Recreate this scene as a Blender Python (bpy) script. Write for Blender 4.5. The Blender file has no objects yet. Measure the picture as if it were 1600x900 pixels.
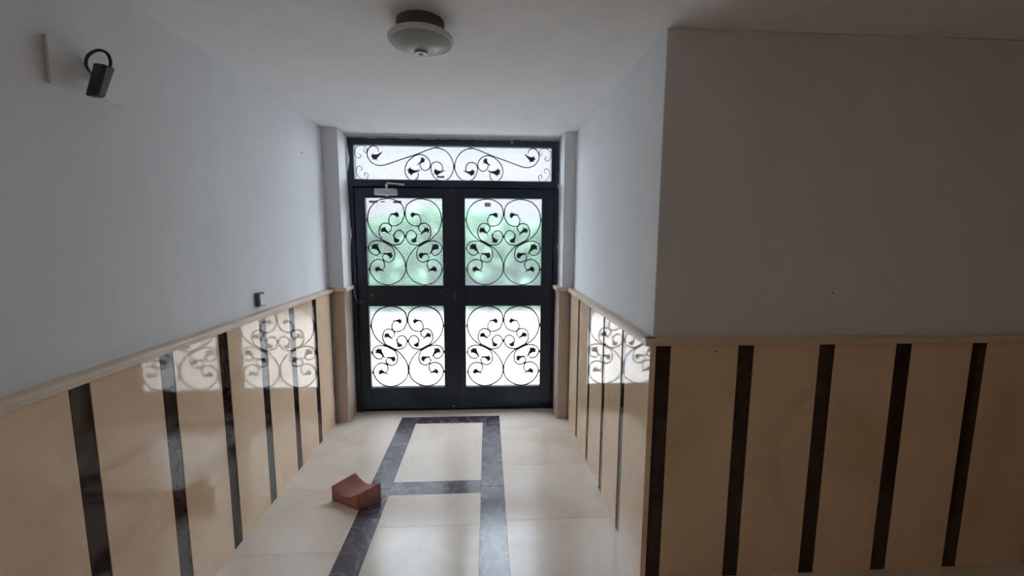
import bpy, bmesh, math, random
from mathutils import Vector, Matrix

# ------------------------------------------------------------------ units
S = 1.1          # plan units (eye height 1.5) to metres
COL = bpy.context.scene.collection
SC = bpy.context.scene

# ------------------------------------------------------------------ camera
def make_camera():
    p, y, r = .1230, .0585, .0052
    cp, sp, cy, sy, cr, sr = math.cos(p), math.sin(p), math.cos(y), math.sin(y), math.cos(r), math.sin(r)
    Ry = Matrix(((cy, 0, -sy), (0, 1, 0), (sy, 0, cy)))
    Rx = Matrix(((1, 0, 0), (0, cp, -sp), (0, sp, cp)))
    Rz = Matrix(((cr, -sr, 0), (sr, cr, 0), (0, 0, 1)))
    R = Rz @ Rx @ Ry
    conv = lambda v: Vector((v[0], v[2], -v[1]))
    right, up, back = conv(R[0]), -conv(R[1]), -conv(R[2])
    m = Matrix((right, up, back)).transposed().to_4x4()
    m.translation = Vector((0, 0, 1.5 * S))
    cam = bpy.data.cameras.new('camera')
    cam.sensor_width = 36
    cam.lens = 663.72 / 1600 * 36
    cam.clip_start = .02
    o = bpy.data.objects.new('camera', cam)
    COL.objects.link(o)
    o.matrix_world = m
    SC.camera = o
make_camera()

# ------------------------------------------------------------------ world, sun, exposure
SC.view_settings.view_transform = 'Standard'
SC.view_settings.look = 'None'
SC.view_settings.gamma = 1
SC.view_settings.use_curve_mapping = False
SC.view_settings.exposure = 0.36
SC.cycles.use_denoising = True
SC.cycles.max_bounces = 12
SC.cycles.diffuse_bounces = 7
SC.cycles.transmission_bounces = 8
SC.cycles.sample_clamp_indirect = 12

w = bpy.data.worlds.new('sky'); SC.world = w; w.use_nodes = True
bg = w.node_tree.nodes['Background']
bg.inputs[0].default_value = (.78, .89, 1.0, 1)
bg.inputs[1].default_value = 11

sl = bpy.data.lights.new('sun', 'SUN'); sl.energy = 20; sl.angle = math.radians(1); sl.color = (1, .96, .9)
so = bpy.data.objects.new('sun', sl); COL.objects.link(so)
so.rotation_euler = Vector((.42, -.05, .9)).to_track_quat('Z', 'Y').to_euler()
so.location = (4, 6, 8)

# weak warm fill light added behind the camera, without a fixture
hl = bpy.data.lights.new('hall_fill', 'AREA'); hl.shape = 'DISK'; hl.size = .5; hl.energy = 6.8; hl.color = (1, .87, .70)
ho = bpy.data.objects.new('hall_fill', hl); COL.objects.link(ho); ho.location = (-.3 * S, -1.3 * S, 2.2 * S)

# ------------------------------------------------------------------ materials
def mat(name, col, rough=.5, metal=0, spec=.5):
    m = bpy.data.materials.new(name); m.use_nodes = True
    b = m.node_tree.nodes['Principled BSDF']
    b.inputs['Base Color'].default_value = (*col, 1)
    b.inputs['Roughness'].default_value = rough
    b.inputs['Metallic'].default_value = metal
    b.inputs['Specular IOR Level'].default_value = spec
    return m

def nodes(m):
    nt = m.node_tree
    return nt, nt.nodes, nt.links, nt.nodes['Principled BSDF']

def coords(nt, scale=(1, 1, 1), rand=True):
    """object coordinates, shifted by a random amount per object so that alike pieces differ"""
    n, l = nt.nodes, nt.links
    tc = n.new('ShaderNodeTexCoord'); mp = n.new('ShaderNodeMapping')
    mp.inputs['Scale'].default_value = scale
    l.new(tc.outputs['Object'], mp.inputs['Vector'])
    if rand:
        oi = n.new('ShaderNodeObjectInfo'); mu = n.new('ShaderNodeMath'); mu.operation = 'MULTIPLY'; mu.inputs[1].default_value = 37
        l.new(oi.outputs['Random'], mu.inputs[0]); l.new(mu.outputs[0], mp.inputs['Location'])
    return mp.outputs['Vector']

def noise(nt, vec, scale, detail=4, rough=.5, dist=0):
    t = nt.nodes.new('ShaderNodeTexNoise')
    t.inputs['Scale'].default_value = scale; t.inputs['Detail'].default_value = detail
    t.inputs['Roughness'].default_value = rough; t.inputs['Distortion'].default_value = dist
    nt.links.new(vec, t.inputs['Vector'])
    return t.outputs[0]

def ramp(nt, fac, stops):
    r = nt.nodes.new('ShaderNodeValToRGB'); e = r.color_ramp.elements
    e[0].position, e[0].color = stops[0][0], (*stops[0][1], 1)
    e[1].position, e[1].color = stops[-1][0], (*stops[-1][1], 1)
    for p, c in stops[1:-1]:
        k = e.new(p); k.color = (*c, 1)
    nt.links.new(fac, r.inputs[0])
    return r.outputs[0]

def mixc(nt, fac, a, b, mode='MIX'):
    x = nt.nodes.new('ShaderNodeMix'); x.data_type = 'RGBA'; x.blend_type = mode
    if isinstance(fac, (int, float)): x.inputs[0].default_value = fac
    else: nt.links.new(fac, x.inputs[0])
    for k, v in ((6, a), (7, b)):
        if isinstance(v, tuple): x.inputs[k].default_value = (*v, 1)
        else: nt.links.new(v, x.inputs[k])
    return x.outputs[2]

def bump(nt, b, h, strength, dist=.002):
    bp = nt.nodes.new('ShaderNodeBump'); bp.inputs['Strength'].default_value = strength; bp.inputs['Distance'].default_value = dist
    nt.links.new(h, bp.inputs['Height']); nt.links.new(bp.outputs[0], b.inputs['Normal'])

def plaster(name, col):
    m = mat(name, col, .85, spec=.2); nt, n, l, b = nodes(m)
    v = coords(nt, rand=False)
    streak = coords(nt, (3, 3, .5), rand=False)
    c = ramp(nt, noise(nt, streak, 1.6, 3), [(.3, tuple(x * .95 for x in col)), (.7, col)])
    l.new(c, b.inputs['Base Color'])
    bump(nt, b, noise(nt, v, 60, 4, .6), .35, .0015)
    return m
M_PLASTER = plaster('plaster', (.73, .74, .76))
M_CEIL = plaster('ceiling_paint', (.84, .84, .85))

def cream(name, base, rough, spec=.5):
    m = mat(name, base, rough, spec=spec); nt, n, l, b = nodes(m)
    v = coords(nt)
    n1 = noise(nt, v, 2.3, 5, .6, .6)
    c = ramp(nt, n1, [(.28, tuple(x * y for x, y in zip(base, (.86, .82, .76)))), (.5, base), (.75, tuple(min(1, x * 1.06) for x in base))])
    n2 = noise(nt, v, 26, 4, .7, 1.5)
    k = ramp(nt, n2, [(.3, (.86, .83, .8)), (.42, (1, 1, 1))])
    l.new(mixc(nt, .6, c, k, 'MULTIPLY'), b.inputs['Base Color'])
    return m
M_CREAM = cream('cream_marble_polished', (.75, .565, .395), .04, .55)
M_CAP = cream('cream_marble_honed', (.66, .54, .43), .35, .35)
M_PIER = cream('brown_beige_marble', (.52, .42, .36), .12)
M_FLOOR = cream('cream_marble_floor', (.74, .655, .57), .21, .55)

def dark(name, base, vein, rough, spec=.5):
    m = mat(name, base, rough, spec=spec); nt, n, l, b = nodes(m)
    v = coords(nt)
    n1 = noise(nt, v, 5.5, 5, .6, 1.4)
    c = ramp(nt, n1, [(.35, base), (.47, tuple(x * 1.5 for x in base)), (.5, vein), (.53, tuple(x * 1.3 for x in base)), (.7, tuple(x * .7 for x in base))])
    n2 = noise(nt, v, 3, 3)
    l.new(mixc(nt, n2, c, base), b.inputs['Base Color'])
    return m
M_DARK = dark('dark_brown_marble', (.03, .019, .017), (.07, .045, .04), .05, .36)
M_DARKF = dark('dark_floor_marble', (.055, .04, .06), (.34, .29, .34), .22, .75)
M_GROUT = mat('joint_mortar', (.5, .43, .36), .9)

M_IRON = mat('navy_painted_metal', (.012, .021, .042), .32, .0, .5)
def iron_scroll():
    m = mat('scroll_iron', (.03, .034, .036), .5, .3); nt, n, l, b = nodes(m)
    bump(nt, b, noise(nt, coords(nt), 120, 3), .3, .001)
    return m
M_SCROLL = iron_scroll()
M_STEEL = mat('brushed_aluminium', (.6, .6, .62), .35, .6)
M_CHROME = mat('bright_steel', (.8, .8, .82), .15, 1)
M_WHITE = mat('white_plastic', (.72, .73, .73), .35)
M_GREYP = mat('grey_plastic', (.09, .09, .1), .4)
M_BLACK = mat('black_plastic', (.016, .019, .021), .45)
M_CABLE = mat('grey_cable', (.23, .23, .26), .5)
M_STICK = mat('faded_sticker', (.3, .31, .28), .7)
M_FOAM = mat('rough_mortar', (.42, .42, .40), .95)
nt, n, l, b = nodes(M_FOAM); bump(nt, b, noise(nt, coords(nt), 45, 5), 1, .01)
M_PLATEP = mat('painted_plate', (.7, .7, .7), .6)
M_RIM = mat('lamp_rim', (.64, .61, .58), .4)
def lampglass():
    m = mat('frosted_lamp_glass', (.33, .36, .37), .3); nt, n, l, b = nodes(m)
    b.inputs['Subsurface Weight'].default_value = 0
    return m
M_DOME = lampglass()
def clay():
    m = mat('red_clay', (.42, .19, .165), .85, spec=.2); nt, n, l, b = nodes(m)
    v = coords(nt)
    c = ramp(nt, noise(nt, v, 14, 6, .65), [(.3, (.33, .14, .12)), (.6, (.44, .205, .18)), (.8, (.5, .27, .24))])
    l.new(c, b.inputs['Base Color']); bump(nt, b, noise(nt, v, 70, 5, .7), .5, .003)
    return m
M_CLAY = clay()

def glass(name, horiz, vert):
    """obscured cast glass: rough refraction plus scattering, with the fine reeding of its cast surface"""
    m = bpy.data.materials.new(name); m.use_nodes = True
    nt = m.node_tree; n, l = nt.nodes, nt.links
    for x in list(n): n.remove(x)
    out = n.new('ShaderNodeOutputMaterial')
    rf = n.new('ShaderNodeBsdfRefraction'); rf.inputs['IOR'].default_value = 1.25; rf.inputs['Roughness'].default_value = .2
    tr = n.new('ShaderNodeBsdfTranslucent')
    mx = n.new('ShaderNodeMixShader'); mx.inputs[0].default_value = .04
    tc = n.new('ShaderNodeTexCoord'); sp = n.new('ShaderNodeSeparateXYZ'); l.new(tc.outputs['Object'], sp.inputs[0])
    def lines(axis, period, depth):
        a = n.new('ShaderNodeMath'); a.operation = 'MULTIPLY'; a.inputs[1].default_value = 2 * math.pi / period; l.new(sp.outputs[axis], a.inputs[0])
        s = n.new('ShaderNodeMath'); s.operation = 'SINE'; l.new(a.outputs[0], s.inputs[0])
        p = n.new('ShaderNodeMapRange'); p.inputs[1].default_value = .2; p.inputs[2].default_value = 1
        p.inputs[3].default_value = 1; p.inputs[4].default_value = 1 - depth; l.new(s.outputs[0], p.inputs[0])
        return p.outputs[0]
    f = n.new('ShaderNodeMath'); f.operation = 'MULTIPLY'
    l.new(lines('Z', .0162, horiz), f.inputs[0]); l.new(lines('X', .0135, vert), f.inputs[1])
    c = n.new('ShaderNodeCombineColor')
    for k in range(3): l.new(f.outputs[0], c.inputs[k])
    l.new(c.outputs[0], rf.inputs['Color']); l.new(c.outputs[0], tr.inputs['Color'])
    l.new(rf.outputs[0], mx.inputs[1]); l.new(tr.outputs[0], mx.inputs[2])
    l.new(mx.outputs[0], out.inputs[0])
    return m
M_GLASS_H = glass('reeded_glass', .22, .03)
M_GLASS_V = glass('checked_glass', .05, .13)

def leafmat():
    m = mat('foliage', (.07, .2, .05), .7); nt, n, l, b = nodes(m)
    c = ramp(nt, noise(nt, coords(nt), 2.5, 4), [(.3, (.03, .09, .045)), (.55, (.037, .105, .053)), (.8, (.045, .11, .06))])
    l.new(c, b.inputs['Base Color'])
    return m
M_LEAF = leafmat()
M_PAVE = mat('pale_concrete', (.2, .2, .2), .8)
nt, n, l, b = nodes(M_PAVE)
l.new(ramp(nt, noise(nt, coords(nt), 1.5, 5), [(.3, (.19, .19, .195)), (.7, (.22, .22, .225))]), b.inputs['Base Color'])
M_SCREEN = mat('screen_grey', (.077, .071, .074), .9)
M_BARK = mat('bark', (.12, .09, .06), .9)

# ------------------------------------------------------------------ mesh helpers (plan units in, metres out)
class MB:
    def __init__(s): s.v, s.f = [], []
    def add(s, vs, fs):
        k = len(s.v); s.v += [tuple(p) for p in vs]; s.f += [tuple(i + k for i in q) for q in fs]; return s
    def box(s, x0, x1, y0, y1, z0, z1):
        vs = [(x, y, z) for x in (x0, x1) for y in (y0, y1) for z in (z0, z1)]
        return s.add(vs, [(0, 1, 3, 2), (4, 6, 7, 5), (0, 4, 5, 1), (2, 3, 7, 6), (0, 2, 6, 4), (1, 5, 7, 3)])
    def hexa(s, lo, hi):
        """box from 4 lower + 4 upper points, both counter-clockwise seen from above"""
        return s.add(list(lo) + list(hi), [(3, 2, 1, 0), (4, 5, 6, 7), (0, 1, 5, 4), (1, 2, 6, 5), (2, 3, 7, 6), (3, 0, 4, 7)])
    def tube(s, pts, r, n=8, closed=False, flat=1.0):
        pts = [Vector(p) for p in pts]; N = len(pts); rings = []
        for i, p in enumerate(pts):
            t = (pts[min(i + 1, N - 1)] - pts[max(i - 1, 0)]).normalized()
            a = Vector((0, 1, 0)) if abs(t.y) < .9 else Vector((1, 0, 0))
            u = t.cross(a).normalized(); v = t.cross(u).normalized()
            rr = r[i] if isinstance(r, (list, tuple)) else r
            rings.append([p + u * math.cos(2 * math.pi * (k + .5) / n) * rr + v * math.sin(2 * math.pi * (k + .5) / n) * rr * flat for k in range(n)])
        vs = [q for ring in rings for q in ring]; fs = []
        for i in range(N - 1):
            for k in range(n):
                a, b_ = i * n + k, i * n + (k + 1) % n
                fs.append((a, b_, b_ + n, a + n))
        fs.append(tuple(range(n))[::-1]); fs.append(tuple((N - 1) * n + k for k in range(n)))
        return s.add(vs, fs)
    def lathe(s, prof, c, n=48):
        vs, fs = [], []
        for r, z in prof:
            for k in range(n):
                a = 2 * math.pi * k / n; vs.append((c[0] + r * math.cos(a), c[1] + r * math.sin(a), z))
        for i in range(len(prof) - 1):
            for k in range(n):
                a, b_ = i * n + k, i * n + (k + 1) % n
                fs.append((a, b_, b_ + n, a + n))
        fs.append(tuple(range(n))[::-1]); fs.append(tuple((len(prof) - 1) * n + k for k in range(n)))
        return s.add(vs, fs)
    def cyl(s, a, b_, r, n=16): return s.tube([a, b_], r, n)
    def prism_xz(s, poly, y0, y1):
        n = len(poly); vs = [(x, y0, z) for x, z in poly] + [(x, y1, z) for x, z in poly]
        fs = [tuple(range(n)), tuple(range(2 * n - 1, n - 1, -1))] + [(k, k + n, (k + 1) % n + n, (k + 1) % n) for k in range(n)]
        return s.add(vs, fs)

ORIG = {}
def link(name, me, origin, parent):
    o = bpy.data.objects.new(name, me); COL.objects.link(o)
    o_w = Vector(origin) * S; p_w = Vector(ORIG[parent.name]) * S if parent else Vector((0, 0, 0))
    o.location = o_w - p_w; o.parent = parent; ORIG[o.name] = tuple(origin)
    return o
def build(name, mb, m, parent=None, origin=None, bevel=0, smooth=False, seg=2, mesh=None):
    if origin is None: origin = ORIG[parent.name] if parent else mb.v[0]
    og = Vector(origin)
    if mesh is None:
        mesh = bpy.data.meshes.new(name)
        bm = bmesh.new(); vs = [bm.verts.new((Vector(v) - og) * S) for v in mb.v]
        for f in mb.f:
            try: bm.faces.new([vs[i] for i in f])
            except ValueError: pass
        bmesh.ops.recalc_face_normals(bm, faces=bm.faces)
        if bevel: bmesh.ops.bevel(bm, geom=[e for e in bm.edges if e.calc_face_angle(0) > .5], offset=bevel * S, segments=seg, affect='EDGES', profile=.5)
        bm.to_mesh(mesh); bm.free()
        if smooth:
            for p in mesh.polygons: p.use_smooth = True
            mesh.set_sharp_from_angle(angle=math.radians(40))
        mesh.materials.append(m)
    return link(name, mesh, origin, parent)
def struct(o): o['kind'] = 'structure'; return o
def empty(name, loc, label=None, cat=None, group=None):
    o = link(name, None, loc, None); o.empty_display_size = .05
    if label: o['label'] = label; o['category'] = cat
    if group: o['group'] = group
    return o
def tag(o, label, cat, group=None):
    o['label'] = label; o['category'] = cat
    if group: o['group'] = group
    return o

# ------------------------------------------------------------------ the room
XL, XR = -1.205, .66           # faces of the marble
PL, PR = -1.225, .684          # faces of the plaster
YF, PF = 1.66, 1.682           # right-hand wall that faces the camera
ZC = 2.285; YB = 3.54; REAR = -2.6; XS = 2.47
ZT = 1.058                     # top of the marble

floor = struct(build('floor', MB().box(-1.5, 2.8, REAR - .2, 3.75, -.14, -.012), M_GROUT, origin=(0, 1.5, -.012)))
ceiling = struct(build('ceiling', MB().box(-1.5, 2.8, REAR - .2, 3.75, ZC, ZC + .2), M_CEIL, origin=(0, 1.5, ZC)))
wall_left = struct(build('wall_left', MB().box(-1.5, PL, REAR - .2, 3.75, -.012, ZC), M_PLASTER, origin=(PL, 1.5, 0)))
wall_right = struct(build('wall_right', MB().box(PR, 2.8, PF, 3.75, -.012, ZC), M_PLASTER, origin=(PR, 2.5, 0), bevel=.004))
wall_side = struct(build('wall_side', MB().box(XS + .02, 2.8, REAR - .2, PF - .0005, -.012, ZC), M_PLASTER, origin=(XS + .02, 0, 0)))
wall_rear = struct(build('wall_rear', MB().box(PL + .0005, XS + .0195, REAR - .2, REAR, -.012, ZC), M_PLASTER, origin=(0, REAR, 0)))
# door wall: two piers and the lintel
wb = MB().box(PL + .0005, -1.108, 3.332, 3.75, 1.075, ZC)
wb.box(.594, PR - .0005, 3.332, 3.75, 1.075, ZC).box(PL + .0005, -1.112, 3.36, 3.75, -.012, 1.075).box(.58, PR - .0005, 3.36, 3.75, -.012, 1.075)
wb.box(-1.108, .594, 3.505, 3.75, 2.272, ZC)
wall_back = struct(build('wall_back', wb, M_PLASTER, origin=(-.27, 3.54, 0), bevel=.003))

# ---- marble cladding, each slab a piece of its wall
_cache = {}
def slab(name, x0, x1, y0, y1, z0, z1, m, parent, bev=.0012):
    key = (round(x1 - x0, 4), round(y1 - y0, 4), round(z1 - z0, 4), m.name)
    o = build(name, MB().box(x0, x1, y0, y1, z0, z1), m, parent, ((x0 + x1) / 2, (y0 + y1) / 2, z0), bev, seg=1, mesh=_cache.get(key))
    _cache[key] = o.data
    return o
g = .0008
# left wall
k = 0
starts = [1.25 + .3425 * i for i in range(-11, 6)]
for i, s in enumerate(starts):
    if s < REAR: continue
    wdt = .066
    slab('marble_strip', PL, XL - .001, s + g, s + wdt - g, 0, ZT, M_DARK, wall_left)
    e = starts[i + 1] if i + 1 < len(starts) else 3.292
    slab('marble_panel', PL, XL, s + wdt, e, 0, ZT, M_CREAM, wall_left)
slab('marble_strip', PL, XL - .012, 3.293, 3.331, 0, ZT, M_DARK, wall_left)
# right wall of the passage
rs = [1.945, 2.28, 2.62, 2.955]
slab('marble_panel', XR, PR, 1.645, 1.945, 0, ZT, M_CREAM, wall_right)
for i, s in enumerate(rs):
    slab('marble_strip', XR + .004, PR, s + g, s + .06 - g, 0, ZT, M_DARK, wall_right)
    e = rs[i + 1] if i < 3 else 3.292
    slab('marble_panel', XR, PR, s + .06, e, 0, ZT, M_CREAM, wall_right)
slab('marble_strip', XR + .012, PR, 3.293, 3.331, 0, ZT, M_DARK, wall_right)
# wall facing the camera
xs = [(.685, .753), (1.04, 1.107), (1.392, 1.46), (1.732, 1.803), (2.078, 2.145)]
for i, (a, c) in enumerate(xs):
    slab('marble_strip', a + g, c - g, YF + .001, PF, 0, ZT, M_DARK, wall_right)
    e = xs[i + 1][0] if i < 4 else XS
    slab('marble_panel', c, e, YF, PF, 0, ZT, M_CREAM, wall_right)
# side wall
s = PF - .3
while s > REAR:
    slab('marble_panel', XS, XS + .02, s, s + .279, 0, ZT, M_CREAM, wall_side)
    slab('marble_strip', XS + .001, XS + .02, s - .066, s - .001, 0, ZT, M_DARK, wall_side)
    s -= .345
# rear wall
s = PL + .05
while s < XS - .3:
    slab('marble_panel', s, s + .275, REAR, REAR + .02, 0, ZT, M_CREAM, wall_rear)
    slab('marble_strip', s + .276, s + .343, REAR, REAR + .019, 0, ZT, M_DARK, wall_rear)
    s += .345

# ---- cap rail (profile: square face under a slightly rounded top edge)
def rail_y(name, xa, xb, y0, y1):    # runs along y; xb is the projecting edge
    d = 1 if xb > xa else -1
    prof = [(xa, ZT), (xb - d * .003, ZT), (xb, ZT + .003), (xb, ZT + .019), (xb - d * .004, ZT + .026), (xb - d * .012, ZT + .03), (xa, ZT + .03)]
    mb = MB(); n_ = len(prof)
    mb.add([(x, y, z) for y in (y0, y1) for x, z in prof], [tuple(range(n_)), tuple(range(2 * n_ - 1, n_ - 1, -1))] + [(k, k + n_, (k + 1) % n_ + n_, (k + 1) % n_) for k in range(n_)])
    return struct(build(name, mb, M_CAP, origin=((xa + xb) / 2, (y0 + y1) / 2, ZT)))
def rail_x(name, ya, yb, x0, x1):
    d = 1 if yb > ya else -1
    prof = [(ya, ZT), (yb - d * .003, ZT), (yb, ZT + .003), (yb, ZT + .019), (yb - d * .004, ZT + .026), (yb - d * .012, ZT + .03), (ya, ZT + .03)]
    mb = MB(); n_ = len(prof)
    mb.add([(x, y, z) for x in (x0, x1) for y, z in prof], [tuple(range(n_)), tuple(range(2 * n_ - 1, n_ - 1, -1))] + [(k, k + n_, (k + 1) % n_ + n_, (k + 1) % n_) for k in range(n_)])
    return struct(build(name, mb, M_CAP, origin=((x0 + x1) / 2, (ya + yb) / 2, ZT)))
rail_y('trim_1', PL, -1.183, REAR, 3.31)
rail_y('trim_2', PR, .638, 1.64, 3.31)
rail_x('trim_3', PF, 1.638, .638, XS + .02)
rail_y('trim_4', XS + .02, XS - .02, REAR, 1.637)

# ---- clad feet of the two piers with rounded front corner, and their caps
def pier(x_wall, x_in, d):           # d = +1: the reveal is on the right
    r = .022; y0, y1 = 3.333, 3.50; z0, z1 = 0, 1.062
    pts = [(x_wall, y0)]
    cx, cy = x_in - d * r, y0 + r
    for k in range(7):
        a = math.pi / 2 * k / 6
        pts.append((cx + d * r * math.sin(a), cy - r * math.cos(a)))
    pts += [(x_in, y1), (x_wall, y1)]
    mb = MB(); n_ = len(pts)
    mb.add([(x, y, z) for z in (z0, z1) for x, y in pts], [tuple(range(n_)), tuple(range(2 * n_ - 1, n_ - 1, -1))] + [(k, k + n_, (k + 1) % n_ + n_, (k + 1) % n_) for k in range(n_)])
    return build('pier_cladding', mb, M_PIER, wall_back, ((x_wall + x_in) / 2, y0, 0), smooth=True)
pier(-1.198, -1.106, 1)
pier(.655, .566, -1)
def cap(name, x0, x1):
    return struct(build(name, MB().box(x0, x1, 3.312, 3.5, 1.062, 1.094), M_CAP, origin=((x0 + x1) / 2, 3.4, 1.062), bevel=.006, seg=3))
cap('trim_5', PL, -1.083)
cap('trim_6', .545, PR)

# ---- floor slabs and the dark border
def fs(x0, x1, y0, y1, m, nm):
    return slab(nm, x0 + .0004, x1 - .0004, y0 + .0004, y1 - .0004, -.0115, 0, m, floor, .0004)
BL0, BL1, BR0, BR1 = -.705, -.574, -.04, .098
ys = [1.895 - .5125 * i for i in range(-3, 9)]
yl = [3.6, 2.925, 2.412, 1.897, 1.385, .87, .36, -.15, -.66, -1.17, -1.68, -2.19, REAR]
for a, c in zip(yl, yl[1:]): fs(PL, BL0, c, a, M_FLOOR, 'floor_slab')
yr = [3.6, 3.17, 2.628, 2.083, 1.54, 1.0]
for a, c in zip(yr, yr[1:]): fs(BR1, PR if c > 1.6 else .70, c, a, M_FLOOR, 'floor_slab')
yr2 = [1.0, .45, -.1, -.65, -1.2, -1.75, REAR]
for a, c in zip(yr2, yr2[1:]): fs(BR1, .70, c, a, M_FLOOR, 'floor_slab')
yq = [1.68, 1.13, .58, .03, -.52, -1.07, -1.62, -2.17, REAR]
for a, c in zip(yq, yq[1:]):
    for x0, x1 in ((.70, 1.29), (1.29, 1.88), (1.88, XS + .02)): fs(x0, x1, c, a, M_FLOOR, 'floor_slab')
fs(BL0, BR1, 3.405, 3.6, M_FLOOR, 'floor_slab')
# inner fields
for y0, y1 in ((2.466, 3.28), (2.06, 2.335), (1.65, 2.06)): fs(BL1, BR0, y0, y1, M_FLOOR, 'floor_slab')
for y0, y1 in ((.7, 1.52), (-.25, .57), (-1.2, -.38), (REAR, -1.33)): fs(BL1, BR0, y0, y1, M_FLOOR, 'floor_slab')
# cross strips
fs(BL1, BR0, 2.335, 2.466, M_DARKF, 'border_strip')
fs(BL1, BR0, 1.52, 1.65, M_DARKF, 'border_strip')
for y0 in (.57, -.38, -1.33): fs(BL1, BR0, y0, y0 + .13, M_DARKF, 'border_strip')
def quad_slab(pts, nm='border_strip'):
    lo = [(x, y, -.0115) for x, y in pts]; hi = [(x, y, 0) for x, y in pts]
    c = (sum(p[0] for p in pts) / 4, sum(p[1] for p in pts) / 4, 0)
    build(nm, MB().hexa(lo, hi), M_DARKF, floor, c, .0005, seg=1)
e = .0012
quad_slab([(BL0 + 2 * e, 3.405), (BL1 + e, 3.281), (BR0 - e, 3.281), (BR1 - 2 * e, 3.405)])
for a, c in ((2.40, None), ):
    quad_slab([(BL0, a), (BL1, a), (BL1, 3.28), (BL0, 3.403)])
    quad_slab([(BR0, a), (BR1, a), (BR1, 3.403), (BR0, 3.28)])
yy = [2.399, 1.6, .8, 0, -.8, -1.6, REAR]
for a, c in zip(yy, yy[1:]):
    fs(BL0, BL1, c, a, M_DARKF, 'border_strip'); fs(BR0, BR1, c, a, M_DARKF, 'border_strip')

# ------------------------------------------------------------------ the double door
door = struct(link('door_1', None, (-.27, YB, 0), None))
F0, F1 = 3.53, 3.62
frame = MB()
frame.box(-1.115, -1.07, F0, F1, 0, 2.262).box(.552, .592, F0, F1, 0, 2.262)
frame.box(-1.07, .552, F0, F1, 2.213, 2.262).box(-1.07, .552, F0 - .008, F1, 1.882, 1.938)
frame.box(-1.07, -1.062, F0 + .01, F1, 1.938, 2.213).box(.53, .552, F0 + .01, F1, 1.938, 2.213)
frame.box(-1.07, .552, 3.54, 3.7, -.011, .004)
frame.box(-1.07, .552, 3.592, F1, 1.855, 1.882).box(-1.07, -1.045, 3.592, F1, .004, 1.855).box(.53, .552, 3.592, F1, .004, 1.855).box(-1.045, .53, 3.592, F1, .004, .03)
build('door_frame', frame, M_IRON, door, bevel=.0025)

def bead(mb, x0, x1, z0, z1, y):
    w_, d = .010, .010
    mb.box(x0 - w_, x0, y, y + d, z0 - w_, z1 + w_).box(x1, x1 + w_, y, y + d, z0 - w_, z1 + w_)
    mb.box(x0, x1, y, y + d, z0 - w_, z0).box(x0, x1, y, y + d, z1, z1 + w_)

def catmull(pts, n=6):
    P = [Vector(p) for p in pts]; P = [2 * P[0] - P[1]] + P + [2 * P[-1] - P[-2]]; out = []
    for i in range(1, len(P) - 2):
        for k in range(n):
            t = k / n
            out.append(.5 * ((2 * P[i]) + (P[i + 1] - P[i - 1]) * t + (2 * P[i - 1] - 5 * P[i] + 4 * P[i + 1] - P[i + 2]) * t * t + (3 * P[i] - P[i - 1] - 3 * P[i + 1] + P[i + 2]) * t ** 3))
    out.append(P[-2]); return out

BIG = [(300, 298 - 5), (350, 272), (378, 225), (386, 185), (370, 110), (300, 62), (220, 52), (130, 78), (68, 145), (46, 240), (72, 330), (130, 398), (200, 440),
       (290, 485), (355, 560), (389, 650), (372, 740), (310, 803), (215, 831), (125, 806), (68, 745), (50, 688), (63, 640), (98, 607), (145, 598), (182, 618), (191, 650), (178, 684), (150, 698)]
BIG = [(290, 182), (256, 205), (240, 245), (256, 287)] + BIG
INN = [(218, 352), (246, 345), (265, 312), (245, 280), (205, 268), (165, 290), (148, 345), (163, 398), (205, 440), (250, 461), (300, 466), (350, 450), (381, 405), (376, 360), (340, 333), (302, 347), (285, 385), (296, 406)]
LOW = [(142, 520), (138, 545), (125, 558), (90, 555), (60, 530), (47, 495), (60, 455), (100, 432), (150, 430), (220, 452), (270, 490), (288, 545), (275, 598), (235, 623), (195, 612), (172, 582), (184, 556), (215, 545)]
# leaves: (stem point, tip point) in the same frame
LEAVES = [((278, 190), (338, 197)), ((226, 353), (168, 318)), ((288, 392), (322, 445)), ((143, 520), (86, 462)), ((205, 545), (268, 570)), ((162, 697), (98, 682))]
CX = 394.
TCX = 1502.
T_BIG = [(448, 240), (430, 185), (375, 160), (320, 185), (287, 250), (300, 320), (360, 385), (450, 412), (540, 400), (700, 348), (970, 262), (1130, 203), (1200, 181), (1270, 176), (1370, 205), (1450, 280), (1494, 385), (1486, 470), (1440, 550), (1372, 595), (1310, 602), (1230, 570), (1182, 495), (1170, 430), (1200, 372), (1255, 354), (1310, 375), (1337, 430), (1322, 480), (1290, 497)]
T_IN = [(950, 465), (985, 495), (992, 535), (965, 580), (905, 602), (850, 572), (808, 495), (820, 405), (870, 335), (970, 271), (1060, 268), (1130, 310), (1165, 370), (1155, 430), (1110, 466), (1068, 465), (1030, 430), (1015, 380), (1022, 355)]
T_TL = [(160, 268), (190, 272), (200, 292), (180, 316), (150, 316), (122, 288), (112, 240), (140, 185), (200, 157), (250, 166), (283, 203), (286, 235), (265, 250), (243, 235), (243, 200)]
T_BLC = [(178, 478), (203, 472), (203, 436), (170, 424), (138, 448), (130, 510), (165, 568), (230, 597), (278, 573), (290, 535), (268, 508), (240, 520), (242, 548), (262, 548)]
T_LEAVES = [((452, 270), (350, 318)), ((965, 478), (845, 480)), ((1018, 372), (1078, 312)), ((1320, 480), (1212, 492))]

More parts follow.
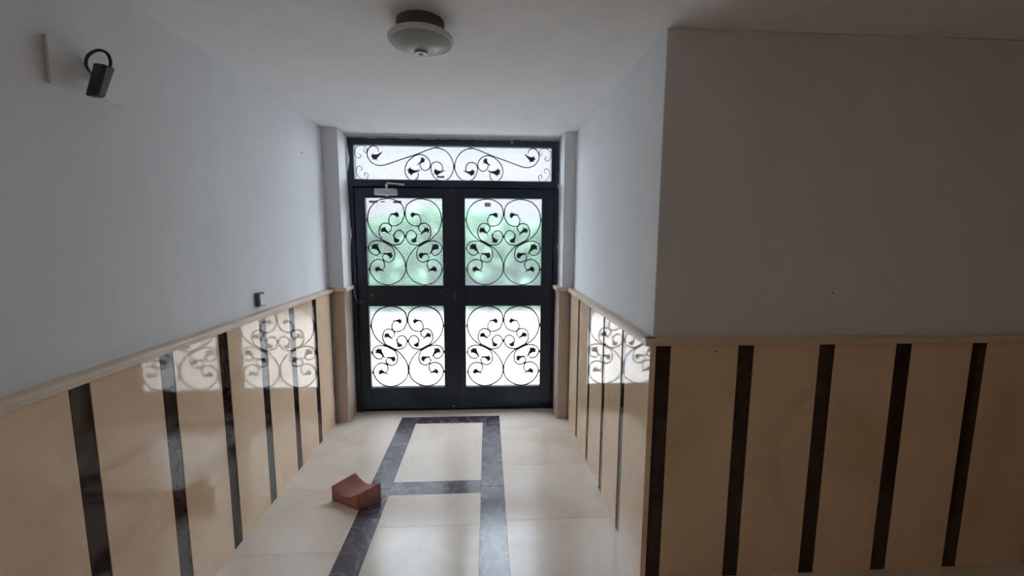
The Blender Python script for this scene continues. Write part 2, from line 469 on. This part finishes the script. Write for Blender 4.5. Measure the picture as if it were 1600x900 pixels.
_leafcache = {}
def leaf(parent, a, b_, y, key):
    """cast iron leaf: slim stem swelling to three teeth"""
    ax, az = a; bx, bz = b_
    d = Vector((bx - ax, bz - az)); L = d.length; d.normalize(); nrm = Vector((-d.y, d.x))
    prof = [(-.45, .06), (0, .12), (.25, .2), (.5, .3), (.62, .5), (.78, .26), (1.02, .30), (.9, .06), (1.12, -.08), (.86, -.14), (.72, -.42), (.55, -.2), (.25, -.1), (0, -.06), (-.45, -.02)]
    sgn = 1 if key[-1] else -1
    bend = lambda t: .22 * (t - .3) ** 2 * sgn
    poly = [(ax + d.x * L * t + nrm.x * L * (q * 1.1 * sgn - bend(t)), az + d.y * L * t + nrm.y * L * (q * 1.1 * sgn - bend(t))) for t, q in prof]
    o = build('iron_leaf', MB().prism_xz(poly, y - .004, y + .004), M_SCROLL, parent, (ax, y, az), mesh=_leafcache.get(key))
    _leafcache[key] = o.data

_scrollcache = {}
def scroll(parent, pts, y, r, key, og):
    P = [(p.x, y, p.y) for p in catmull([Vector(q) for q in pts])]
    n_ = len(P); rad = [r * (.62 + .38 * min(1, min(i, n_ - 1 - i) / 10)) for i in range(n_)]
    o = build('scroll', MB().tube(P, rad, 6, flat=1.3), M_SCROLL, parent, og, smooth=True, mesh=_scrollcache.get(key))
    _scrollcache[key] = o.data

def grille(parent, x0, x1, z0, z1, y, tagk):
    """one pane's scroll work, drawn in the proportions of the pane"""
    sx = (x1 - x0) / 713.; sz = (z1 - z0) / 790.
    f = lambda p, m_: ((x0 + (p[0] - 32) * sx) if not m_ else (x0 + (2 * CX - p[0] - 32 - 6) * sx), z1 - (p[1] - 46) * sz)
    og = (x0, y, z0)
    for m_ in (0, 1):
        for nm, pts in (('b', BIG), ('i', INN), ('l', LOW)):
            scroll(parent, [f(p, m_) for p in pts], y, (.0058 if z0 < .5 else .0046), (tagk, nm, m_), og)
        for i, (a, c) in enumerate(LEAVES):
            pa, pb = f(a, m_), f(c, m_)
            leaf(parent, pa, pb, y, (tagk, i, m_, (i in (0, 4)) != bool(m_)))
    # welded collars where strands meet
    col = MB()
    for m_ in (0, 1):
        for p, rx, rz in (((255, 286), 1, 1), ((182, 604), 1, 1), ((41, 240), 1, 2.0), ((42, 495), 1, 1.4), ((44, 690), 1, 1.8), ((215, 835), 3, .8), ((225, 48), 3, .8)):
            cx, cz = f(p, m_)
            col.box(cx - .005 * rx, cx + .005 * rx, y - .007, y + .007, cz - .006 * rz, cz + .006 * rz)
        a, c = f((190, 432), m_), f((268, 474), m_)
        d = Vector((c[0] - a[0], c[1] - a[1])).normalized(); nn = Vector((-d.y, d.x)) * .011
        col.prism_xz([(a[0] + nn.x, a[1] + nn.y), (a[0] - nn.x, a[1] - nn.y), (c[0] - nn.x, c[1] - nn.y), (c[0] + nn.x, c[1] + nn.y)], y - .006, y + .006)
    for p in ((391, 185), (391, 388), (391, 655)):
        cx, cz = f(p, 0)
        col.box(cx - .009, cx + .009, y - .007, y + .007, cz - .012, cz + .012)
    build('weld_collar', col, M_SCROLL, parent, og, bevel=.0015, seg=1)

def door_leaf(x0, x1, px0, px1, panes, yf):
    z0, z1 = .012, 1.876
    lf = empty('door_leaf', (x0, yf, z0)); lf.parent = door
    lf.location = (Vector((x0, yf, z0)) - Vector(ORIG[door.name])) * S
    (a0, a1), (b0, b1) = panes     # lower, upper pane
    y1 = yf + .045
    mb = MB().box(x0, px0, yf, y1, z0, z1).box(px1, x1, yf, y1, z0, z1)
    mb.box(px0, px1, yf, y1, z0, a0).box(px0, px1, yf, y1, a1, b0).box(px0, px1, yf, y1, b1, z1)
    build('leaf_frame', mb, M_IRON, lf, bevel=.002)
    bd = MB(); bead(bd, px0, px1, a0, a1, yf - .006); bead(bd, px0, px1, b0, b1, yf - .006)
    build('glazing_bead', bd, M_IRON, lf, bevel=.0015, seg=1)
    return lf
YL = 3.545
DL = door_leaf(-1.066, -.243, -.982, -.366, ((.208, .912), (1.084, 1.797)), YL)
DR = door_leaf(-.240, .549, -.183, .452, ((.203, .910), (1.084, 1.8)), YL)
for lf, px0, px1, panes, ms in ((DL, -.982, -.366, ((.208, .912), (1.084, 1.797)), (M_GLASS_H, M_GLASS_H)), (DR, -.183, .452, ((.203, .910), (1.084, 1.8)), (M_GLASS_V, M_GLASS_V))):
    for (a, c), m_ in zip(panes, ms):
        build('glass_pane', MB().box(px0 - .004, px1 + .004, YL + .03, YL + .034, a - .004, c + .004), m_, lf, ((px0 + px1) / 2, YL + .03, a))
        grille(lf, px0, px1, a, c, YL + .014, (lf.name, a))
# astragal over the meeting stiles, lock, bolts
build('meeting_strip', MB().box(-.262, -.226, YL - .007, YL - .0005, .02, 1.868), M_IRON, DR, (-.244, YL, .02), .0015)
build('lock_plate', MB().box(-.285, -.264, YL - .0045, YL - .0005, .94, 1.05), M_IRON, DL, (-.275, YL, .94), .001)
build('keyhole_slit', MB().box(-.278, -.271, YL - .007, YL - .004, .965, 1.03), M_CABLE, DL, (-.275, YL, .96), .001)
for x, z in ((-.383, 1.038), (-.371, 1.012)):
    build('lock_pin', MB().cyl((x, YL - .012, z), (x, YL, z), .0055, 10), M_CABLE, DL, (x, YL, z))
build('side_latch', MB().box(-.963, -.953, YL - .012, YL, 1.0, 1.008).box(-.95, -.935, YL - .014, YL, 1.008, 1.018).cyl((-.957, YL - .016, .998), (-.957, YL, .998), .006, 10), M_CABLE, DL, (-.955, YL, 1.0))
for x, z in ((-.276, 1.863), (-.29, .032)):
    build('bolt_hole_light', MB().cyl((x, YL - .004, z), (x, YL, z), .0055, 12), M_WHITE, DL, (x, YL, z))  # white disc stands in for daylight leaking through the bolt hole
build('bolt_rod', MB().cyl((-.262, YL - .014, .03), (-.262, YL - .014, .13), .004, 8).box(-.27, -.254, YL - .02, YL - .006, .105, .115), M_IRON, DL, (-.262, YL, .03))
for x0, x1, z0, z1 in ((-.958, -.888, 1.758, 1.775), (-.868, -.83, 1.762, 1.772), (-.765, -.70, 1.757, 1.776)):
    build('sticker_strip', MB().box(x0, x1, YL + .0285, YL + .0297, z0, z1), M_STICK, DL, ((x0 + x1) / 2, YL, z0))
build('sticker_strip', MB().box(-.02, .03, YL + .0285, YL + .0297, 1.735, 1.767), mat('pale_sticker', (.55, .57, .5), .7), DR, (0, YL, 1.735))

# transom light
TR = empty('transom_light', (-.27, 3.56, 1.94)); TR.parent = door; TR.location = (Vector((-.27, 3.56, 1.94)) - Vector(ORIG[door.name])) * S
TX0, TX1, TZ0, TZ1 = -1.062, .53, 1.938, 2.211
bd = MB(); bead(bd, TX0 + .004, TX1 - .004, TZ0 + .004, TZ1 - .004, 3.536)
build('glazing_bead', bd, M_IRON, TR, bevel=.0015, seg=1)
build('glass_pane', MB().box(TX0 - .002, TX1 + .01, 3.575, 3.579, TZ0 - .004, TZ1 + .004), glass('transom_glass', .1, .08), TR)
def tf(p, m_):
    sx = (TX1 - TX0) / 2 / 1402.; sz = (TZ1 - TZ0) / 450.
    x = TX0 + (p[0] - 100) * sx
    if m_: x = TX0 + TX1 - x
    return (x, TZ1 - (p[1] - 150) * sz)
for m_ in (0, 1):
    for nm, pts, r in (('tb', T_BIG, .0042), ('ti', T_IN, .0042), ('tc', T_TL, .0026), ('td', T_BLC, .0026)):
        scroll(TR, [tf(p, m_) for p in pts], 3.56, r, (nm, m_), ORIG[TR.name])
    for i, (a, c) in enumerate(T_LEAVES):
        leaf(TR, tf(a, m_), tf(c, m_), 3.56, ('t', i, m_, (i in (2,)) == bool(m_)))
col = MB()
for m_ in (0, 1):
    for p, rx, rz in (((288, 225), 1, 1.2), ((1165, 412), 1, 1.2), ((905, 603), 3, .8), ((1310, 604), 3, .8), ((1260, 170), 3, .7), ((375, 156), 2, .7)):
        cx, cz = tf(p, m_); col.box(cx - .005 * rx, cx + .005 * rx, 3.553, 3.567, cz - .006 * rz, cz + .006 * rz)
cx, cz = tf((1502, 410), 0); col.box(cx - .009, cx + .009, 3.553, 3.567, cz - .012, cz + .012)
build('weld_collar', col, M_SCROLL, TR, bevel=.0015, seg=1)
build('sticker_strip', MB().box(-.408, -.348, 3.5725, 3.5745, 1.962, 1.978), M_STICK, TR, (-.38, 3.57, 1.962))

# ragged mortar round the frame, piece of the door wall
random.seed(4)
def ragged(pts_out, pts_in, y0, y1, nm):
    mb = MB(); n_ = len(pts_out)
    for i in range(n_ - 1):
        a, c, d, e_ = pts_out[i], pts_out[i + 1], pts_in[i + 1], pts_in[i]
        mb.prism_xz([a, c, d, e_], y0, y1)
    build(nm, mb, M_FOAM if nm == 'mortar_edge' else M_PLASTER, wall_back, (pts_out[0][0], y0, pts_out[0][1]))
N = 60
ragged([(-1.10 + 1.69 * i / N, 2.273) for i in range(N + 1)], [(-1.10 + 1.69 * i / N, 2.262 - .003 * abs(math.sin(i * 1.9)) - random.random() * .007) for i in range(N + 1)], 3.512, 3.531, 'mortar_edge')
zz = [1.08 + 1.18 * i / 40 for i in range(41)]
def lx(z):
    return -1.106 + .004 * math.sin(z * 9) + .003 * random.random() + (.020 * math.exp(-((z - 2.09) / .07) ** 2)) + .010 * math.exp(-((z - 1.5) / .05) ** 2)
ragged([(-1.1085, z) for z in zz], [(lx(z), z) for z in zz], 3.505, 3.529, 'plaster_edge')
ragged([(.5945, z) for z in zz], [(.589 - .003 * random.random() - .012 * math.exp(-((z - 1.9) / .02) ** 2) - .006 * math.exp(-((z - 1.4) / .02) ** 2), z) for z in zz], 3.505, 3.529, 'plaster_edge')
bl = MB()
bl.lathe([(.002, 0), (.007, .001), (.009, .004), (.004, .008)], (0, 0), 9)
bl.v = [(.20 + v[0] * .9, 3.53 - v[2] * .6, 2.243 + v[1] * .7) for v in bl.v]
build('plaster_fleck', bl, M_WHITE, wall_back, (.2, 3.53, 2.243))
# small marks: nail in the left wall, plugs in the right wall
build('nail', MB().cyl((PL, 2.96, 2.036), (PL + .012, 2.962, 2.034), .002, 8), M_GREYP, wall_left, (PL, 2.96, 2.036))
build('wall_plug', MB().cyl((1.442, PF - .002, 1.268), (1.442, PF + .002, 1.268), .003, 10), M_BLACK, wall_right, (1.442, PF, 1.268))
build('wall_plug', MB().cyl((.943, YF - .0012, 1.029), (.943, YF + .002, 1.029), .0035, 10), M_BLACK, wall_right, (.943, YF, 1.029))

# ------------------------------------------------------------------ things
# door closer
cl = empty('door_closer', (-.805, 3.53, 1.815), 'silver box-shaped door closer at the top of the left door leaf', 'door closer')
build('body', MB().box(-.895, -.717, 3.485, 3.543, 1.815, 1.866), M_STEEL, cl, bevel=.008, seg=3)
build('spindle_cap', MB().cyl((-.80, 3.515, 1.803), (-.80, 3.515, 1.815), .014, 16), M_CHROME, cl)
build('pivot', MB().cyl((-.80, 3.515, 1.866), (-.80, 3.515, 1.897), .012, 16).cyl((-.80, 3.515, 1.890), (-.80, 3.515, 1.899), .017, 16), M_CHROME, cl)
build('arm', MB().tube([(-.80, 3.515, 1.9), (-.79, 3.49, 1.907), (-.70, 3.50, 1.902), (-.68, 3.518, 1.9)], [.006, .008, .007, .005], 8, flat=.6).box(-.70, -.66, 3.513, 3.5215, 1.892, 1.908), M_STEEL, cl, smooth=True)

# loose wire at the left jamb
pts = catmull([Vector(p) for p in ((-1.098, 3.527, 1.096), (-1.094, 3.512, 1.078), (-1.087, 3.51, 1.04), (-1.08, 3.512, 1.0), (-1.066, 3.51, .965), (-1.046, 3.51, .948), (-1.03, 3.52, .951), (-1.022, 3.541, .962))])
tag(build('cable', MB().tube(pts, .0042, 8), M_CABLE, origin=(-1.09, 3.51, .95), smooth=True), 'thin grey wire hanging in a loop beside the left door jamb', 'cable')

# light switch
sw = empty('light_switch', (PL, 2.33, 1.12), 'small white rocker light switch above the rail of the left wall', 'light switch')
build('frame', MB().box(PL, PL + .022, 2.292, 2.352, 1.118, 1.19), M_GREYP, sw, bevel=.003)  # grey frame, its dark tone also carrying the shade on the near side
build('rocker', MB().hexa([(PL + .018, 2.303, 1.124), (PL + .026, 2.303, 1.124), (PL + .026, 2.351, 1.124), (PL + .018, 2.351, 1.124)],
                          [(PL + .018, 2.303, 1.180), (PL + .023, 2.303, 1.180), (PL + .023, 2.351, 1.180), (PL + .018, 2.351, 1.180)]), M_WHITE, sw, bevel=.001, seg=1)

# blank plate with the tilted black box and its cable loop
pt = tag(build('wall_plate', MB().hexa([(PL, 1.32, 1.915), (PL, 1.575, 1.925), (PL + .006, 1.575, 1.925), (PL + .016, 1.315, 1.915)],
                                       [(PL, 1.32, 2.045), (PL, 1.565, 2.045), (PL + .006, 1.565, 2.045), (PL + .016, 1.315, 2.045)]), M_PLATEP, origin=(PL, 1.45, 1.92), bevel=.002),
         'rectangular white cover plate on the upper left wall behind the black box', 'wall plate')
bx = empty('cable_box', (-1.17, 1.42, 1.905), 'small tilted black box with a cable loop, fixed to the white wall plate', 'electrical box')
xa, xb = -1.186, -1.15
lo = [(xa, 1.386, 1.905), (xb, 1.382, 1.902), (xb, 1.410, 1.904), (xa, 1.415, 1.905)]
hi = [(xa, 1.427, 2.012), (xb, 1.420, 2.006), (xb, 1.456, 2.009), (xa, 1.46, 2.012)]
build('body', MB().hexa(lo, hi), M_BLACK, bx, bevel=.004)
build('bracket', MB().tube([(-1.17, 1.425, 1.962), (-1.218, 1.468, 1.975)], .008, 8), M_BLACK, bx, bevel=.002)
build('lit_face', MB().hexa([(xb - .001, 1.386, 1.906), (xb + .004, 1.386, 1.906), (xb + .004, 1.408, 1.908), (xb - .001, 1.408, 1.908)],
                               [(xb - .001, 1.423, 2.002), (xb + .004, 1.423, 2.002), (xb + .004, 1.454, 2.005), (xb - .001, 1.454, 2.005)]), mat('black_plastic_lit', (.05, .058, .065), .4), bx, bevel=.001, seg=1)  # paler grey paints the light falling on the black box's front
lp = catmull([Vector(p) for p in ((-1.216, 1.45, 1.985), (-1.208, 1.428, 2.008), (-1.195, 1.425, 2.032), (-1.18, 1.44, 2.052), (-1.17, 1.458, 2.052), (-1.164, 1.462, 2.03), (-1.162, 1.452, 2.0))])
build('cable_loop', MB().tube(lp, .0045, 8), M_BLACK, bx, smooth=True)

# ceiling lamp
cx, cy = -.246, 1.705
lm = empty('ceiling_lamp', (cx, cy, ZC), 'round ceiling lamp with pale rim, grey frosted glass dome and small finial', 'ceiling lamp')
build('base_pan', MB().lathe([(.088, ZC), (.088, 2.24), (.1, 2.234)], (cx, cy), 48), mat('pan_shade', (.08, .08, .08), .6), lm, smooth=True)  # dark colour stands in for the shadow between rim and ceiling
build('rim', MB().lathe([(.1, 2.235), (.114, 2.234), (.119, 2.230), (.1205, 2.224), (.1205, 2.216), (.119, 2.2125), (.116, 2.2115), (.112, 2.2135), (.111, 2.22)], (cx, cy), 64), M_RIM, lm, smooth=True)
build('glass_dome', MB().lathe([(.113, 2.217), (.1, 2.206), (.085, 2.197), (.065, 2.188), (.045, 2.182), (.025, 2.179), (.006, 2.178)], (cx, cy), 64), M_DOME, lm, smooth=True)
build('finial_nut', MB().lathe([(.010, 2.181), (.024, 2.180), (.0265, 2.175), (.025, 2.1705), (.018, 2.169), (.016, 2.1705), (.009, 2.1705), (.008, 2.166), (.003, 2.165)], (cx, cy), 32), mat('finial_metal', (.42, .43, .45), .35, .5), lm, smooth=True)

# red clay block with the scooped top
L_, F_, R_ = Vector((-.886, 2.309)), Vector((-.711, 2.204)), Vector((-.604, 2.290))
B_ = L_ + (R_ - F_)
hL, hF, hR, hB = .084, .089, .108, .112
mb = MB(); n_ = 22; m2 = 8; top, bot = {}, {}
vs = []; fc = []
def prof(t):
    if t < .06 or t > .93: return 0
    u = (t - .06) / .87
    return -.036 * math.sin(math.pi * u) ** .8
for j in range(m2 + 1):
    v = j / m2
    for i in range(n_ + 1):
        t = i / n_
        p = (L_ * (1 - t) + F_ * t) * (1 - v) + (B_ * (1 - t) + R_ * t) * v
        h = (hL * (1 - t) + hF * t) * (1 - v) + (hB * (1 - t) + hR * t) * v + prof(t)
        h += (random.random() - .5) * .0012
        vs.append((p.x, p.y, h)); vs.append((p.x, p.y, 0))
W_ = n_ + 1
idx = lambda i, j, b_: 2 * (j * W_ + i) + b_
for j in range(m2):
    for i in range(n_):
        fc.append((idx(i, j, 0), idx(i + 1, j, 0), idx(i + 1, j + 1, 0), idx(i, j + 1, 0)))
        fc.append((idx(i, j, 1), idx(i, j + 1, 1), idx(i + 1, j + 1, 1), idx(i + 1, j, 1)))
for i in range(n_):
    fc.append((idx(i, 0, 1), idx(i + 1, 0, 1), idx(i + 1, 0, 0), idx(i, 0, 0))); fc.append((idx(i, m2, 0), idx(i + 1, m2, 0), idx(i + 1, m2, 1), idx(i, m2, 1)))
for j in range(m2):
    fc.append((idx(0, j, 0), idx(0, j + 1, 0), idx(0, j + 1, 1), idx(0, j, 1))); fc.append((idx(n_, j, 1), idx(n_, j + 1, 1), idx(n_, j + 1, 0), idx(n_, j, 0)))
mb.add(vs, fc)
tag(build('clay_block', mb, M_CLAY, origin=((L_.x + R_.x) / 2, (L_.y + R_.y) / 2, 0), bevel=.003, seg=2, smooth=True), 'red clay block with a scooped top lying on the marble floor', 'block')

# ------------------------------------------------------------------ outside, seen only through the glass
struct(build('ground_outside', MB().box(-14, 14, 3.7, 26, -.12, -.02), M_PAVE, origin=(0, 5, -.02)))
struct(build('wall_sky_screen', MB().box(-6, 4.6, 13.2, 13.4, -.02, 7.5), M_SCREEN, origin=(0, 13.2, 0)))  # added to keep the bright sky out of the panes
def hedge(x0, x1, y, z0, z1, n_, seed, label):
    random.seed(seed); mb = MB()
    for i in range(n_):
        c = Vector((random.uniform(x0, x1), y + random.gauss(0, .35), random.uniform(z0, z1)))
        c.z = z0 + (c.z - z0) * (.92 + .08 * math.sin(c.x * 1.7 + seed))
        a = Vector((random.gauss(0, 1), random.gauss(0, 1), random.gauss(0, 1))).normalized() * .13
        b_ = a.cross(Vector((random.gauss(0, 1), random.gauss(0, 1), random.gauss(0, 1)))).normalized() * .07
        mb.add([c - a, c + b_, c + a, c - b_], [(0, 1, 2, 3)])
    o = build('hedge', mb, M_LEAF, origin=((x0 + x1) / 2, y, 0)); tag(o, label, 'hedge'); o['kind'] = 'stuff'
hedge(-5.0, 3.6, 9.0, 0, 2.05, 14000, 3, 'green leafy hedge outside, blurred through the middle door panes')
